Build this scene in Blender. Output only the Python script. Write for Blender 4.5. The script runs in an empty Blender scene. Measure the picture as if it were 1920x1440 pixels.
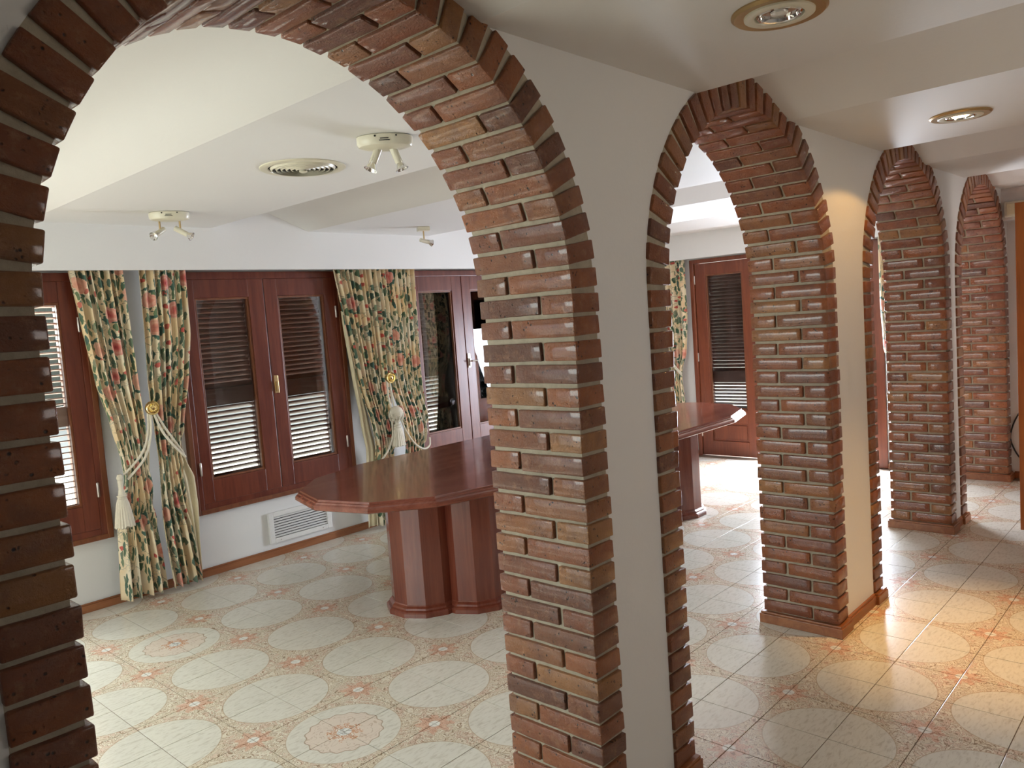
import bpy, bmesh, math, random
from math import sin, cos, pi, radians as rad
from mathutils import Vector, Matrix, noise
random.seed(7)
S = bpy.context.scene
COL = S.collection

# ------------------------------------------------------------------ camera
cam = bpy.data.cameras.new('camera'); camo = bpy.data.objects.new('camera', cam); COL.objects.link(camo)
yaw, pit, rol = rad(43.037085), rad(-4.753486), rad(-4.132006)
F = Vector((cos(yaw)*cos(pit), sin(yaw)*cos(pit), sin(pit)))
r0 = Vector((sin(yaw), -cos(yaw), 0)); u0 = r0.cross(F)
R_ = r0*cos(rol) + u0*sin(rol); U_ = -r0*sin(rol) + u0*cos(rol)
camo.matrix_world = Matrix(((R_.x, U_.x, -F.x, 0), (R_.y, U_.y, -F.y, 0), (R_.z, U_.z, -F.z, 1.6), (0, 0, 0, 1)))
cam.sensor_width = 36; cam.lens = 36*1474.637/1920; cam.clip_start = 0.02
S.camera = camo
S.view_settings.view_transform = 'Standard'; S.view_settings.look = 'None'
S.view_settings.gamma = 1; S.view_settings.use_curve_mapping = False
S.view_settings.exposure = 0.27
S.cycles.max_bounces = 6; S.cycles.diffuse_bounces = 3; S.cycles.glossy_bounces = 3
S.cycles.adaptive_threshold = 0.08; S.cycles.adaptive_min_samples = 24
S.cycles.transparent_max_bounces = 12; S.cycles.sample_clamp_indirect = 4

# ------------------------------------------------------------------ world, sun, daylight at the openings, added corridor fill
W = bpy.data.worlds.new('world'); S.world = W; W.use_nodes = True
bg = W.node_tree.nodes['Background']; bg.inputs[0].default_value = (0.80, 0.90, 1.0, 1); bg.inputs[1].default_value = 2.3
def lamp(name, typ, loc, to, energy, color, **kw):
    l = bpy.data.lights.new(name, typ); l.energy = energy; l.color = color
    for k, v in kw.items(): setattr(l, k, v)
    o = bpy.data.objects.new(name, l); COL.objects.link(o); o.location = loc
    o.rotation_euler = (Vector(to)-Vector(loc)).to_track_quat('-Z', 'Y').to_euler()
    return o
lamp('sun', 'SUN', (-6, -2, 9), (-6-.35, -2-.75, 9-.56), 18.0, (.95, .98, .90), angle=rad(.6))
lamp('daylight_left_opening', 'AREA', (-2.75, 3.5, 2.1), (1.2, 3.5, .0), 110, (.90, 1.0, .92), shape='RECTANGLE', size=2.6, size_y=1.9)
lamp('daylight_first_window', 'AREA', (1.1, 6.15, 2.3), (1.5, 3.3, .0), 190, (.92, 1.0, .95), shape='RECTANGLE', size=2.0, size_y=1.7)
lamp('daylight_end_door', 'AREA', (7.75, 3.0, .85), (6.0, 2.9, .1), 225, (.78, .86, 1.0), shape='RECTANGLE', size=1.1, size_y=1.4)
lamp('daylight_side_door', 'AREA', (6.3, -1.1, 1.5), (6.1, 3, 1.2), 14, (1, .93, .90), shape='RECTANGLE', size=.8, size_y=1.9)
lamp('added_corridor_fill', 'AREA', (2.6, -1.27, 1.6), (2.2, 2, 1.9), 5.0, (1, .79, .64), shape='RECTANGLE', size=.9, size_y=.6)  # fill lamp added to lift the corridor walls and ceiling, no known source

# ------------------------------------------------------------------ node helpers
class NT:
    def __init__(s, name):
        s.m = bpy.data.materials.new(name); s.m.use_nodes = True; s.t = s.m.node_tree; s.n = s.t.nodes
        s.b = s.n['Principled BSDF']
    def new(s, typ, **kw):
        n = s.n.new(typ)
        for k, v in kw.items(): setattr(n, k, v)
        return n
    def put(s, sock, v):
        if v is None: return
        if hasattr(v, 'links') or isinstance(v, bpy.types.NodeSocket): s.t.links.new(v, sock)
        elif isinstance(v, (tuple, list)) and sock.type == 'RGBA' and len(v) == 3: sock.default_value = (*v, 1)
        else: sock.default_value = v
    def math(s, op, a, b=None, c=None):
        n = s.new('ShaderNodeMath', operation=op)
        s.put(n.inputs[0], a); s.put(n.inputs[1], b)
        if c is not None: s.put(n.inputs[2], c)
        return n.outputs[0]
    def vmath(s, op, a, b=None, scale=None):
        n = s.new('ShaderNodeVectorMath', operation=op)
        s.put(n.inputs[0], a); s.put(n.inputs[1], b)
        if scale is not None: s.put(n.inputs[3], scale)
        return n.outputs[0]
    def step(s, x, a, b):                      # smooth 0..1 as x goes a..b (a may exceed b)
        n = s.new('ShaderNodeMapRange', interpolation_type='SMOOTHSTEP')
        if a > b: a, b, lo, hi = b, a, 1, 0
        else: lo, hi = 0, 1
        s.put(n.inputs[0], x)
        for i, v in enumerate((a, b, lo, hi)): n.inputs[i+1].default_value = v
        return n.outputs[0]
    def mix(s, f, a, b, blend='MIX'):
        n = s.new('ShaderNodeMix', data_type='RGBA', blend_type=blend)
        s.put(n.inputs[0], f); s.put(n.inputs[6], a); s.put(n.inputs[7], b)
        return n.outputs[2]
    def noise(s, vec, scale, detail=3, rough=.5, dist=0, out=0):
        n = s.new('ShaderNodeTexNoise'); s.put(n.inputs['Vector'], vec)
        n.inputs['Scale'].default_value = scale; n.inputs['Detail'].default_value = detail
        n.inputs['Roughness'].default_value = rough; n.inputs['Distortion'].default_value = dist
        return n.outputs[out]
    def voro(s, vec, scale, feature='F1', rnd=1.0, dim='2D', out=0):
        n = s.new('ShaderNodeTexVoronoi', feature=feature, voronoi_dimensions=dim); s.put(n.inputs['Vector'], vec)
        n.inputs['Scale'].default_value = scale; n.inputs['Randomness'].default_value = rnd
        return n.outputs[out]
    def mapping(s, vec, loc=(0,0,0), rot=(0,0,0), scale=(1,1,1)):
        n = s.new('ShaderNodeMapping'); s.put(n.inputs[0], vec)
        n.inputs[1].default_value = loc; n.inputs[2].default_value = rot; n.inputs[3].default_value = scale
        return n.outputs[0]
    def sep(s, v):
        n = s.new('ShaderNodeSeparateXYZ'); s.put(n.inputs[0], v); return n.outputs
    def comb(s, x, y, z=0.0):
        n = s.new('ShaderNodeCombineXYZ')
        for i, v in enumerate((x, y, z)): s.put(n.inputs[i], v)
        return n.outputs[0]
    def ramp(s, f, stops, interp='LINEAR'):
        n = s.new('ShaderNodeValToRGB'); s.put(n.inputs[0], f); cr = n.color_ramp; cr.interpolation = interp
        while len(cr.elements) < len(stops): cr.elements.new(.5)
        for e, (p, c) in zip(cr.elements, stops): e.position = p; e.color = (*c, 1)
        return n.outputs[0]
    def bump(s, h, strength=.3, dist=.01, normal=None):
        n = s.new('ShaderNodeBump'); s.put(n.inputs['Height'], h)
        n.inputs['Strength'].default_value = strength; n.inputs['Distance'].default_value = dist
        s.put(n.inputs['Normal'], normal); return n.outputs[0]
    def pos(s): return s.new('ShaderNodeNewGeometry').outputs['Position']
    def obj(s): return s.new('ShaderNodeTexCoord').outputs['Object']
    def fin(s, color=None, rough=None, normal=None, **kw):
        s.put(s.b.inputs['Base Color'], color); s.put(s.b.inputs['Roughness'], rough); s.put(s.b.inputs['Normal'], normal)
        for k, v in kw.items(): s.put(s.b.inputs[k.replace('_', ' ')], v)
        return s.m

def mat_plain(name, color, rough=.5, bump=0, bscale=80, **kw):
    n = NT(name)
    o = n.obj(); nz = n.noise(o, bscale, 3)
    c = n.mix(n.math('MULTIPLY', nz, .35), color, tuple(x*.8 for x in color))
    return n.fin(c, rough, n.bump(nz, bump, .004) if bump else None, **kw)

def mat_plaster():
    n = NT('painted_plaster'); p = n.pos()
    a = n.noise(p, 1.3, 2); b = n.noise(p, 60, 4, .6)
    c = n.mix(a, (.79, .775, .745), (.765, .745, .715))
    return n.fin(c, .62, n.bump(n.math('ADD', b, n.math('MULTIPLY', n.noise(p, 6, 3), .8)), .12, .004))

def mat_brick():
    n = NT('varnished_brick'); info = n.new('ShaderNodeObjectInfo').outputs['Random']
    o = n.vmath('ADD', n.obj(), n.comb(n.math('MULTIPLY', info, 37.0), n.math('MULTIPLY', info, 91.0), n.math('MULTIPLY', info, 53.0)))
    base = n.ramp(info, [(0, (.15, .048, .022)), (.18, (.29, .080, .028)), (.4, (.38, .115, .032)), (.6, (.26, .070, .025)),
                         (.75, (.43, .19, .060)), (.86, (.22, .068, .030)), (1, (.40, .145, .042))])
    blot = n.noise(o, 14, 4, .65)
    c = n.mix(n.step(blot, .42, .72), base, n.mix(.5, base, (.16, .06, .04)))
    c = n.mix(n.math('MULTIPLY', n.step(n.noise(o, 30, 5, .7), .5, .75), .45), c, (.50, .24, .12))
    pit = n.voro(o, 85, dim='3D'); gate = n.step(n.noise(o, 40, 2), .56, .68)
    pits = n.math('MULTIPLY', n.step(pit, .36, .16), gate)
    c = n.mix(pits, c, (.035, .015, .012))
    h = n.math('SUBTRACT', n.math('ADD', n.math('MULTIPLY', n.noise(n.mapping(o, scale=(1, .6, 1.5)), 44, 7, .78, 1.4), 1.3), n.noise(o, 150, 3, .6)), n.math('MULTIPLY', pits, 1.6))
    ro = n.math('ADD', n.math('MULTIPLY', blot, .22), .32)
    return n.fin(c, ro, n.bump(h, 1.0, .0062), Specular_IOR_Level=.4, Coat_Weight=.6, Coat_Roughness=.11)

def mat_mortar():
    n = NT('mortar'); p = n.pos(); a = n.noise(p, 25, 5, .7)
    c = n.ramp(a, [(.25, (.36, .30, .215)), (.75, (.52, .45, .335))])
    return n.fin(c, .8, n.bump(n.noise(p, 110, 5, .7), .5, .004))

def mat_wood(name, c1, c2, rough=.32, axis='Z', scale=1.0, coat=.0):
    n = NT(name); info = n.new('ShaderNodeObjectInfo').outputs['Random']
    sc = {'Z': (22, 22, 1.6), 'X': (1.6, 22, 22), 'Y': (22, 1.6, 22)}[axis]
    o = n.mapping(n.vmath('ADD', n.obj(), n.comb(n.math('MULTIPLY', info, 7.0), n.math('MULTIPLY', info, 3.0), info)), scale=tuple(v*scale for v in sc))
    g = n.noise(o, 1.0, 5, .6, .8); fine = n.noise(o, 7, 3, .6)
    c = n.mix(n.step(g, .3, .72), c1, c2)
    c = n.mix(n.math('MULTIPLY', n.step(fine, .5, .8), .35), c, tuple(v*.45 for v in c1))
    return n.fin(c, n.math('ADD', n.math('MULTIPLY', g, .12), rough-.06), n.bump(fine, .08, .002), Coat_Weight=coat, Coat_Roughness=.08)

def mat_tile():
    n = NT('glazed_floor_tile'); p = n.pos(); x, y, z = n.sep(p)
    P = .512
    U = n.math('ADD', n.math('DIVIDE', n.math('SUBTRACT', x, 1.690), P), .5)
    V = n.math('ADD', n.math('DIVIDE', n.math('SUBTRACT', y, 2.634), P), .5)
    iu, iv = n.math('FLOOR', U), n.math('FLOOR', V)
    u = n.math('MULTIPLY', n.math('SUBTRACT', n.math('SUBTRACT', U, iu), .5), P)
    v = n.math('MULTIPLY', n.math('SUBTRACT', n.math('SUBTRACT', V, iv), .5), P)
    r = n.math('SQRT', n.math('ADD', n.math('MULTIPLY', u, u), n.math('MULTIPLY', v, v)))
    au = n.math('SUBTRACT', P/2, n.math('ABSOLUTE', u)); av = n.math('SUBTRACT', P/2, n.math('ABSOLUTE', v))
    rc = n.math('SQRT', n.math('ADD', n.math('MULTIPLY', au, au), n.math('MULTIPLY', av, av)))
    th = n.math('ARCTAN2', v, u); thc = n.math('ARCTAN2', av, au)
    p2 = n.comb(x, y)
    # marbled field: diagonal streaks
    st = n.noise(n.mapping(p2, rot=(0, 0, rad(38)), scale=(24, 80, 1)), 1.0, 4, .65, .5)
    cloud = n.noise(p2, 9, 3)
    field = n.mix(n.math('MULTIPLY', n.step(st, .45, .75), .75), n.mix(cloud, (.76, .73, .63), (.71, .685, .60)), (.50, .455, .36))
    # scrollwork ground: contour lines of a warped noise curl like printed acanthus
    nz = n.noise(p2, 19, 1.5, .45, 1.1); nb = n.noise(n.vmath('ADD', p2, (3.3, 1.9, 0)), 34, 1, .4, 1.4)
    def contour(v, k, w0, w1): return n.step(n.math('ABSOLUTE', n.math('SUBTRACT', n.math('FRACT', n.math('MULTIPLY', v, k)), .5)), w0, w1)
    e1 = n.voro(n.vmath('ADD', p2, n.vmath('SCALE', n.noise(p2, 30, 2, .5, 0, 1), scale=.05)), 40, 'DISTANCE_TO_EDGE', .9)
    line = n.math('MAXIMUM', contour(nz, 11.0, .13, .05), n.math('MULTIPLY', contour(nb, 5.0, .11, .03), .75))
    pink = n.noise(p2, 13, 2)
    g0 = n.mix(n.step(pink, .44, .6), (.72, .63, .48), (.72, .56, .44))
    g0 = n.mix(contour(nz, 4.5, .3, .1), g0, (.79, .72, .58))
    ground = n.mix(n.math('MULTIPLY', line, .82), g0, (.25, .155, .09))
    # rosette at the meeting of four circles
    pet = n.math('ADD', .062, n.math('ADD', n.math('MULTIPLY', n.math('COSINE', n.math('MULTIPLY', thc, 8.0)), .014), n.math('MULTIPLY', n.math('SUBTRACT', nb, .5), .06)))
    fl = n.step(n.math('SUBTRACT', rc, pet), .010, -.006)
    ground = n.mix(n.math('MULTIPLY', fl, .75), ground, n.mix(line, (.72, .43, .31), (.42, .20, .12)))
    ground = n.mix(n.step(rc, .026, .020), ground, (.82, .80, .74))
    # circle and its fine border lines
    inside = n.step(r, .227, .224)
    c = n.mix(inside, ground, field)
    ring = n.step(n.math('ABSOLUTE', n.math('SUBTRACT', r, .2265)), .0032, .0014)
    c = n.mix(n.math('MULTIPLY', ring, .6), c, (.45, .34, .22))
    # some circles are full medallions
    mx = n.step(n.math('ABSOLUTE', n.math('SUBTRACT', n.math('FLOORED_MODULO', iu, 40.0), 0.0)), .5, .4)
    my = n.step(n.math('FLOORED_MODULO', iv, 3.0), .5, .4)
    med = n.math('MULTIPLY', mx, my)
    inner = n.mix(n.math('MULTIPLY', contour(nz, 5.0, .09, .03), .55), n.mix(pink, (.74, .62, .52), (.76, .67, .56)), (.45, .33, .24))
    sp = n.math('ADD', n.math('ADD', .064, n.math('MULTIPLY', n.math('COSINE', n.math('MULTIPLY', th, 8.0)), .012)), n.math('MULTIPLY', n.math('SUBTRACT', nb, .5), .05))
    inner = n.mix(n.step(n.math('SUBTRACT', r, sp), .004, -.004), inner, n.mix(contour(nb, 6.0, .2, .1), (.60, .33, .20), (.84, .78, .68)))
    inner = n.mix(n.step(r, .032, .026), inner, n.mix(n.step(e1, .12, .05), (.80, .80, .76), (.45, .45, .42)))
    wav = n.math('ADD', .152, n.math('MULTIPLY', n.math('COSINE', n.math('MULTIPLY', th, 16.0)), .005))
    m1 = n.step(n.math('SUBTRACT', r, wav), .002, -.002)
    mc = n.mix(m1, field, inner)
    mc = n.mix(n.math('MULTIPLY', n.step(n.math('ABSOLUTE', n.math('SUBTRACT', r, wav)), .0034, .0016), .75), mc, (.36, .26, .17))
    c = n.mix(n.math('MULTIPLY', med, inside), c, mc)
    h = n.math('ADD', n.noise(p2, 9, 2), n.math('MULTIPLY', n.noise(p2, 160, 2), .04))
    return n.fin(c, n.math('ADD', .15, n.math('MULTIPLY', st, .10)), n.bump(h, .16, .003), Specular_IOR_Level=.8)

def mat_floral():
    n = NT('floral_chintz'); uv = n.new('ShaderNodeUVMap').outputs[0]
    d = n.vmath('SCALE', n.vmath('SUBTRACT', n.noise(uv, 13, 3, .55, 0, 1), (.5, .5, .5)), scale=.045)
    q = n.vmath('ADD', uv, d)
    c = n.mix(n.step(n.noise(uv, 4, 3), .4, .62), (.78, .59, .34), (.80, .69, .50))
    tw = n.voro(n.vmath('ADD', q, (3.1, 1.7, 0)), 13, 'DISTANCE_TO_EDGE')
    gate = n.step(n.noise(uv, 7, 2), .50, .55)
    c = n.mix(n.math('MULTIPLY', n.math('MULTIPLY', n.step(tw, .04, .012), gate), .75), c, (.22, .19, .12))
    fern = n.voro(n.vmath('ADD', q, (1.1, 4.7, 0)), 48, 'DISTANCE_TO_EDGE')
    c = n.mix(n.math('MULTIPLY', n.math('MULTIPLY', n.step(fern, .10, .04), n.step(n.noise(n.vmath('ADD', uv, (7, 3, 0)), 6, 2), .56, .60)), .6), c, (.28, .31, .28))
    def blobs(c, rot, sc, thr, dens, col, col2, off):
        m = n.mapping(q, loc=off, rot=(0, 0, rad(rot)), scale=sc)
        v = n.new('ShaderNodeTexVoronoi', voronoi_dimensions='2D'); n.put(v.inputs['Vector'], m); v.inputs['Scale'].default_value = 1
        g = n.sep(v.outputs['Color'])[0]
        f = n.math('MULTIPLY', n.step(v.outputs['Distance'], thr, thr*.88), n.math('LESS_THAN', g, dens))
        return n.mix(f, c, n.mix(n.sep(v.outputs['Color'])[1], col, col2))
    c = blobs(c, 35, (40, 12, 1), .36, .40, (.045, .10, .055), (.13, .19, .09), (0, 0, 0))
    c = blobs(c, -42, (38, 11.5, 1), .36, .40, (.03, .09, .075), (.17, .22, .13), (5, 2, 0))
    c = blobs(c, 80, (36, 12, 1), .32, .26, (.06, .11, .06), (.35, .34, .22), (9, 4, 0))
    c = blobs(c, 0, (13, 13, 1), .19, .30, (.50, .06, .05), (.58, .16, .11), (2, 7, 0))
    v = n.new('ShaderNodeTexVoronoi', voronoi_dimensions='2D'); n.put(v.inputs['Vector'], q); v.inputs['Scale'].default_value = 5.0
    D = n.math('ADD', v.outputs['Distance'], n.math('MULTIPLY', n.math('SUBTRACT', n.noise(uv, 45, 2), .5), .12))
    g = n.sep(v.outputs['Color']); on = n.math('LESS_THAN', g[0], .48)
    leafring = n.math('MULTIPLY', n.step(D, .40, .38), n.step(n.noise(uv, 22, 2), .50, .53))
    c = n.mix(n.math('MULTIPLY', leafring, on), c, (.04, .11, .08))
    rose = n.ramp(n.math('MULTIPLY', D, 3.6), [(0, (.34, .02, .03)), (.22, (.55, .10, .09)), (.45, (.66, .22, .17)), (.62, (.76, .42, .32)), (.8, (.68, .26, .21)), (1, (.80, .55, .42))])
    rose = n.mix(n.math('MULTIPLY', g[1], .5), rose, (.80, .50, .32))
    c = n.mix(n.math('MULTIPLY', n.step(D, .27, .25), on), c, rose)
    return n.fin(c, .75, n.bump(n.noise(uv, 420, 2), .12, .001), Sheen_Weight=.15)

def mat_cloth(name, col):
    n = NT(name); o = n.obj(); w = n.noise(n.mapping(o, scale=(1, 1, .2)), 300, 2)
    return n.fin(n.mix(w, col, tuple(v*.75 for v in col)), .85, n.bump(w, .4, .002))

def mat_glass():
    n = NT('window_glass'); n.n.remove(n.b)
    t = n.new('ShaderNodeBsdfTransparent'); g = n.new('ShaderNodeBsdfGlossy'); g.inputs['Roughness'].default_value = .01
    t.inputs[0].default_value = (.93, .95, .94, 1)
    fr = n.new('ShaderNodeFresnel'); fr.inputs[0].default_value = 1.5
    m = n.new('ShaderNodeMixShader'); n.t.links.new(n.math('MULTIPLY', fr.outputs[0], 1.0), m.inputs[0])
    n.t.links.new(t.outputs[0], m.inputs[1]); n.t.links.new(g.outputs[0], m.inputs[2])
    n.t.links.new(m.outputs[0], n.n['Material Output'].inputs[0])
    return n.m

def mat_metal(name, col, rough=.25):
    n = NT(name); o = n.obj()
    return n.fin(col, n.math('ADD', rough-.05, n.math('MULTIPLY', n.noise(o, 60, 2), .1)), None, Metallic=1.0)

def mat_glow(name, col, strength):
    n = NT(name); return n.fin((.9, .85, .7), .3, None, Emission_Color=(*col, 1), Emission_Strength=strength)

M = dict(
    plaster=mat_plaster(), brick=mat_brick(), mortar=mat_mortar(), tile=mat_tile(),
    grout=mat_plain('tile_grout', (.20, .145, .10), .8, .3, 200),
    mahog=mat_wood('mahogany_frame', (.105, .020, .010), (.17, .040, .018), .33, 'Z'),
    mahogx=mat_wood('mahogany_rail', (.105, .020, .010), (.17, .040, .018), .33, 'X'),
    mahogy=mat_wood('mahogany_rail_y', (.105, .020, .010), (.17, .040, .018), .33, 'Y'),
    trim=mat_wood('oiled_wood_trim', (.14, .040, .014), (.21, .070, .025), .4, 'Z'),
    doorw=mat_wood('red_mahogany_door', (.15, .034, .014), (.22, .058, .022), .33, 'Z'),
    skirt=mat_wood('skirting_wood', (.25, .085, .030), (.36, .14, .055), .35, 'X'),
    table=mat_wood('table_mahogany', (.17, .045, .026), (.25, .080, .050), .20, 'X', .7, .35),
    tablev=mat_wood('table_mahogany_upright', (.14, .030, .016), (.21, .055, .028), .24, 'Z', .8, .35),
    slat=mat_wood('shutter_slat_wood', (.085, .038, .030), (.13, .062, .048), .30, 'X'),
    slatpale=mat_wood('daylight_tinted_slat_wood', (.42, .26, .20), (.55, .36, .29), .4, 'X'),  # paler copy of the slat wood: daylight on the first shutter put into colour
    orange=mat_wood('orange_varnished_door', (.42, .11, .02), (.56, .17, .035), .25, 'Z', .6, .3),
    glass=mat_glass(), floral=mat_floral(),
    lining=mat_cloth('curtain_lining_cloth', (.80, .70, .46)), cord=mat_cloth('cream_cord', (.80, .73, .58)),
    cream=mat_plain('cream_enamel', (.74, .69, .54), .3, 0, 30), white=mat_plain('white_enamel', (.80, .78, .74), .4, 0, 30),
    brass=mat_metal('brass', (.80, .62, .26), .22), oldbrass=mat_metal('dull_brass', (.50, .36, .18), .35), steel=mat_metal('polished_reflector', (.85, .84, .82), .07),
    silver=mat_metal('hinge_steel', (.55, .50, .45), .3),
    dark=mat_plain('dark_recess_shade', (.02, .018, .015), .8), black=mat_plain('black_rubber', (.02, .02, .02), .5),  # dark: near-black colour painting the shade inside vents and slots
    bulb=mat_plain('unlit_lamp_glass', (.75, .72, .65), .08), lit=mat_glow('lit_lamp', (1, .72, .36), 14),
    ground=mat_plain('concrete_paving', (.55, .52, .47), .8, .2, 20), outwall=mat_plain('whitewashed_wall', (.85, .82, .78), .8, .1, 12),
    darkwall=mat_plain('dark_blocker_stone', (.07, .075, .06), .9, .4, 8),
)

# ------------------------------------------------------------------ mesh helpers
def link(name, me, mat=None, parent=None, loc=(0, 0, 0), rot=(0, 0, 0)):
    o = bpy.data.objects.new(name, me); COL.objects.link(o); o.location = loc; o.rotation_euler = rot
    if mat and me and not me.materials: me.materials.append(mat)
    if parent: o.parent = parent
    return o
def root(name, loc=(0, 0, 0), rotz=0):
    o = bpy.data.objects.new(name, None); COL.objects.link(o); o.location = loc; o.rotation_euler = (0, 0, rotz); o.empty_display_size = .05
    return o
def tag(o, label=None, cat=None, group=None, kind=None):
    for k, v in (('label', label), ('category', cat), ('group', group), ('kind', kind)):
        if v: o[k] = v
    return o
class MB:
    def __init__(s): s.v = []; s.f = []
    def add(s, vs, fs):
        k = len(s.v); s.v += [tuple(v) for v in vs]; s.f += [tuple(i+k for i in f) for f in fs]; return s
    def box(s, a, b, tf=None):
        x0, y0, z0 = a; x1, y1, z1 = b
        vs = [Vector(p) for p in ((x0,y0,z0),(x1,y0,z0),(x1,y1,z0),(x0,y1,z0),(x0,y0,z1),(x1,y0,z1),(x1,y1,z1),(x0,y1,z1))]
        if tf: vs = [tf @ v for v in vs]
        return s.add(vs, [(0,3,2,1),(4,5,6,7),(0,1,5,4),(1,2,6,5),(2,3,7,6),(3,0,4,7)])
    def lathe(s, prof, seg=24, c=(0, 0, 0), tf=None, sx=1, sy=1, cap=True):     # prof: (r, z)
        vs = [];  n = len(prof)
        for r, z in prof:
            for k in range(seg):
                a = 2*pi*k/seg; vs.append(Vector((c[0]+r*cos(a)*sx, c[1]+r*sin(a)*sy, c[2]+z)))
        if tf: vs = [tf @ v for v in vs]
        fs = [(i*seg+k, i*seg+(k+1) % seg, (i+1)*seg+(k+1) % seg, (i+1)*seg+k) for i in range(n-1) for k in range(seg)]
        if cap: fs += [tuple(range(seg))[::-1], tuple((n-1)*seg+k for k in range(seg))]
        return s.add(vs, fs)
    def tube(s, pts, r, seg=8):
        pts = [Vector(p) for p in pts]; vs = []; n = len(pts); up = Vector((.3, .5, .8)).normalized()
        for i, p in enumerate(pts):
            t = (pts[min(i+1, n-1)]-pts[max(i-1, 0)]).normalized(); a = t.cross(up)
            if a.length < .05: a = t.cross(Vector((1, 0, 0)))
            a.normalize(); b = t.cross(a); rr = r[i] if isinstance(r, (list, tuple)) else r
            for k in range(seg): vs.append(p + (a*cos(2*pi*k/seg)+b*sin(2*pi*k/seg))*rr)
        fs = [(i*seg+k, i*seg+(k+1) % seg, (i+1)*seg+(k+1) % seg, (i+1)*seg+k) for i in range(n-1) for k in range(seg)]
        fs += [tuple(range(seg))[::-1], tuple((n-1)*seg+k for k in range(seg))]
        return s.add(vs, fs)
    def prism(s, poly, z0, z1):
        n = len(poly)
        return s.add([(x, y, z0) for x, y in poly]+[(x, y, z1) for x, y in poly],
                     [tuple(range(n))[::-1], tuple(range(n, 2*n))]+[(i, (i+1) % n, n+(i+1) % n, n+i) for i in range(n)])
    def mesh(s, name, smooth=False, bevel=0):
        me = bpy.data.meshes.new(name); me.from_pydata(s.v, [], s.f)
        bm = bmesh.new(); bm.from_mesh(me)
        bmesh.ops.recalc_face_normals(bm, faces=bm.faces)
        if bevel: bmesh.ops.bevel(bm, geom=[e for e in bm.edges if e.calc_face_angle(0) > .6], offset=bevel, segments=2, affect='EDGES', profile=.6)
        bm.to_mesh(me); bm.free()
        if smooth:
            me.polygons.foreach_set('use_smooth', [True]*len(me.polygons))
            try: me.set_sharp_from_angle(angle=rad(38))
            except Exception: pass
        me.update(); return me
    def build(s, name, mat, parent=None, smooth=False, bevel=0, loc=(0, 0, 0), rot=(0, 0, 0)):
        return link(name, s.mesh(name, smooth, bevel), mat, parent, loc, rot)
def spline(pts, n=8):
    pts = [Vector(p) for p in pts]; out = []
    for i in range(len(pts)-1):
        p0, p1, p2, p3 = pts[max(i-1, 0)], pts[i], pts[i+1], pts[min(i+2, len(pts)-1)]
        for k in range(n):
            t = k/n; out.append(.5*((2*p1)+(p2-p0)*t+(2*p0-5*p1+4*p2-p3)*t*t+(3*p1-p0-3*p2+p3)*t**3))
    return out+[pts[-1]]
def lerp_tab(tab, z):                              # tab: (value, z) from high z to low z
    if z >= tab[0][1]: return tab[0][0]
    for (a, za), (b, zb) in zip(tab, tab[1:]):
        if z >= zb:
            t = (za-z)/(za-zb); t = t*t*(3-2*t)*.3+t*.7
            return a+(b-a)*t
    return tab[-1][0]

# ------------------------------------------------------------------ dimensions
YF, YB = 1.388, 1.736                 # arcade wall faces
BF, BB = 1.376, 1.748                 # brick faces
ZS, RI, RO = 1.664, .666, .786        # springing height, arch radii
XC = [1.082, 2.932, 4.887, 6.600]
HW = [.666, .666, .668, .655]
WY, PY = 5.17, 4.96                   # window wall, pelmet face
EX, EPX = 7.43, 7.24                  # end wall, its pelmet
XL, YR = -1.9, -1.25                  # left wall, right wall
ZC = 2.33

# ------------------------------------------------------------------ ceiling: flat strips with shallow vaults over the arches
prof = [(XL, ZC)]
for a, b in ((.69, 1.455), (2.53, 3.27), (4.42, 5.17), (6.12, 6.90)):
    w = b-a
    for t, h in ((0, 0), (.015, .045), (.04, .085), (.08, .115), (.14, .138), (.22, .150), (.33, .151), (.45, .143), (.60, .112), (.75, .072), (1, 0)):
        prof.append((a+w*t, ZC+h))
prof.append((EX+.2, ZC))
mb = MB(); n = len(prof)
vs = [(x, YR-.2, z) for x, z in prof]+[(x, WY+.2, z) for x, z in prof]+[(x, YR-.2, 2.62) for x, z in prof]+[(x, WY+.2, 2.62) for x, z in prof]
fs = []
for i in range(n-1):
    fs += [(i, i+1, n+i+1, n+i), (2*n+i, 3*n+i, 3*n+i+1, 2*n+i+1), (i, 2*n+i, 2*n+i+1, i+1), (n+i, n+i+1, 3*n+i+1, 3*n+i)]
fs += [(0, n, 3*n, 2*n), (n-1, 3*n-1, 4*n-1, 2*n-1)]
mb.add(vs, fs)
o = mb.build('ceiling', M['plaster']); tag(o, kind='structure', label='white plaster ceiling of flat strips with shallow vaults over the arches')
me = o.data; me.polygons.foreach_set('use_smooth', [True]*len(me.polygons)); me.set_sharp_from_angle(angle=rad(14.5))

# ------------------------------------------------------------------ floor: slab with tiles
T = .256; TX0, TY0 = 1.690, 2.634
slab = MB().box((XL-.2, YR-.2, -.12), (EX+.15, WY+.15, -.0025)).build('floor', M['grout'])
tag(slab, kind='structure', label='glazed ceramic tile floor with marbled circles and orange scrollwork')
bm_t = MB().box((-T/2+.0016, -T/2+.0016, -.008), (T/2-.0016, T/2-.0016, 0)).mesh('tile', bevel=.0009)
bm_t.materials.append(M['tile'])
piers = [(XL, .416)] + [(XC[i]+HW[i], XC[i+1]-HW[i+1]) for i in range(3)] + [(XC[3]+HW[3], EX)]
def hidden(x, y):
    if YF-.05 < y < YB+.05: return any(a-.05 < x < b+.05 for a, b in piers)
    if y > YB:                                      # ray back to the camera crosses a pier?
        xf, xb = x*YF/y, x*YB/y
        return any((a < xf < b) and (a < xb < b) for a, b in piers)
    return False
f_px = 1474.6
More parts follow.
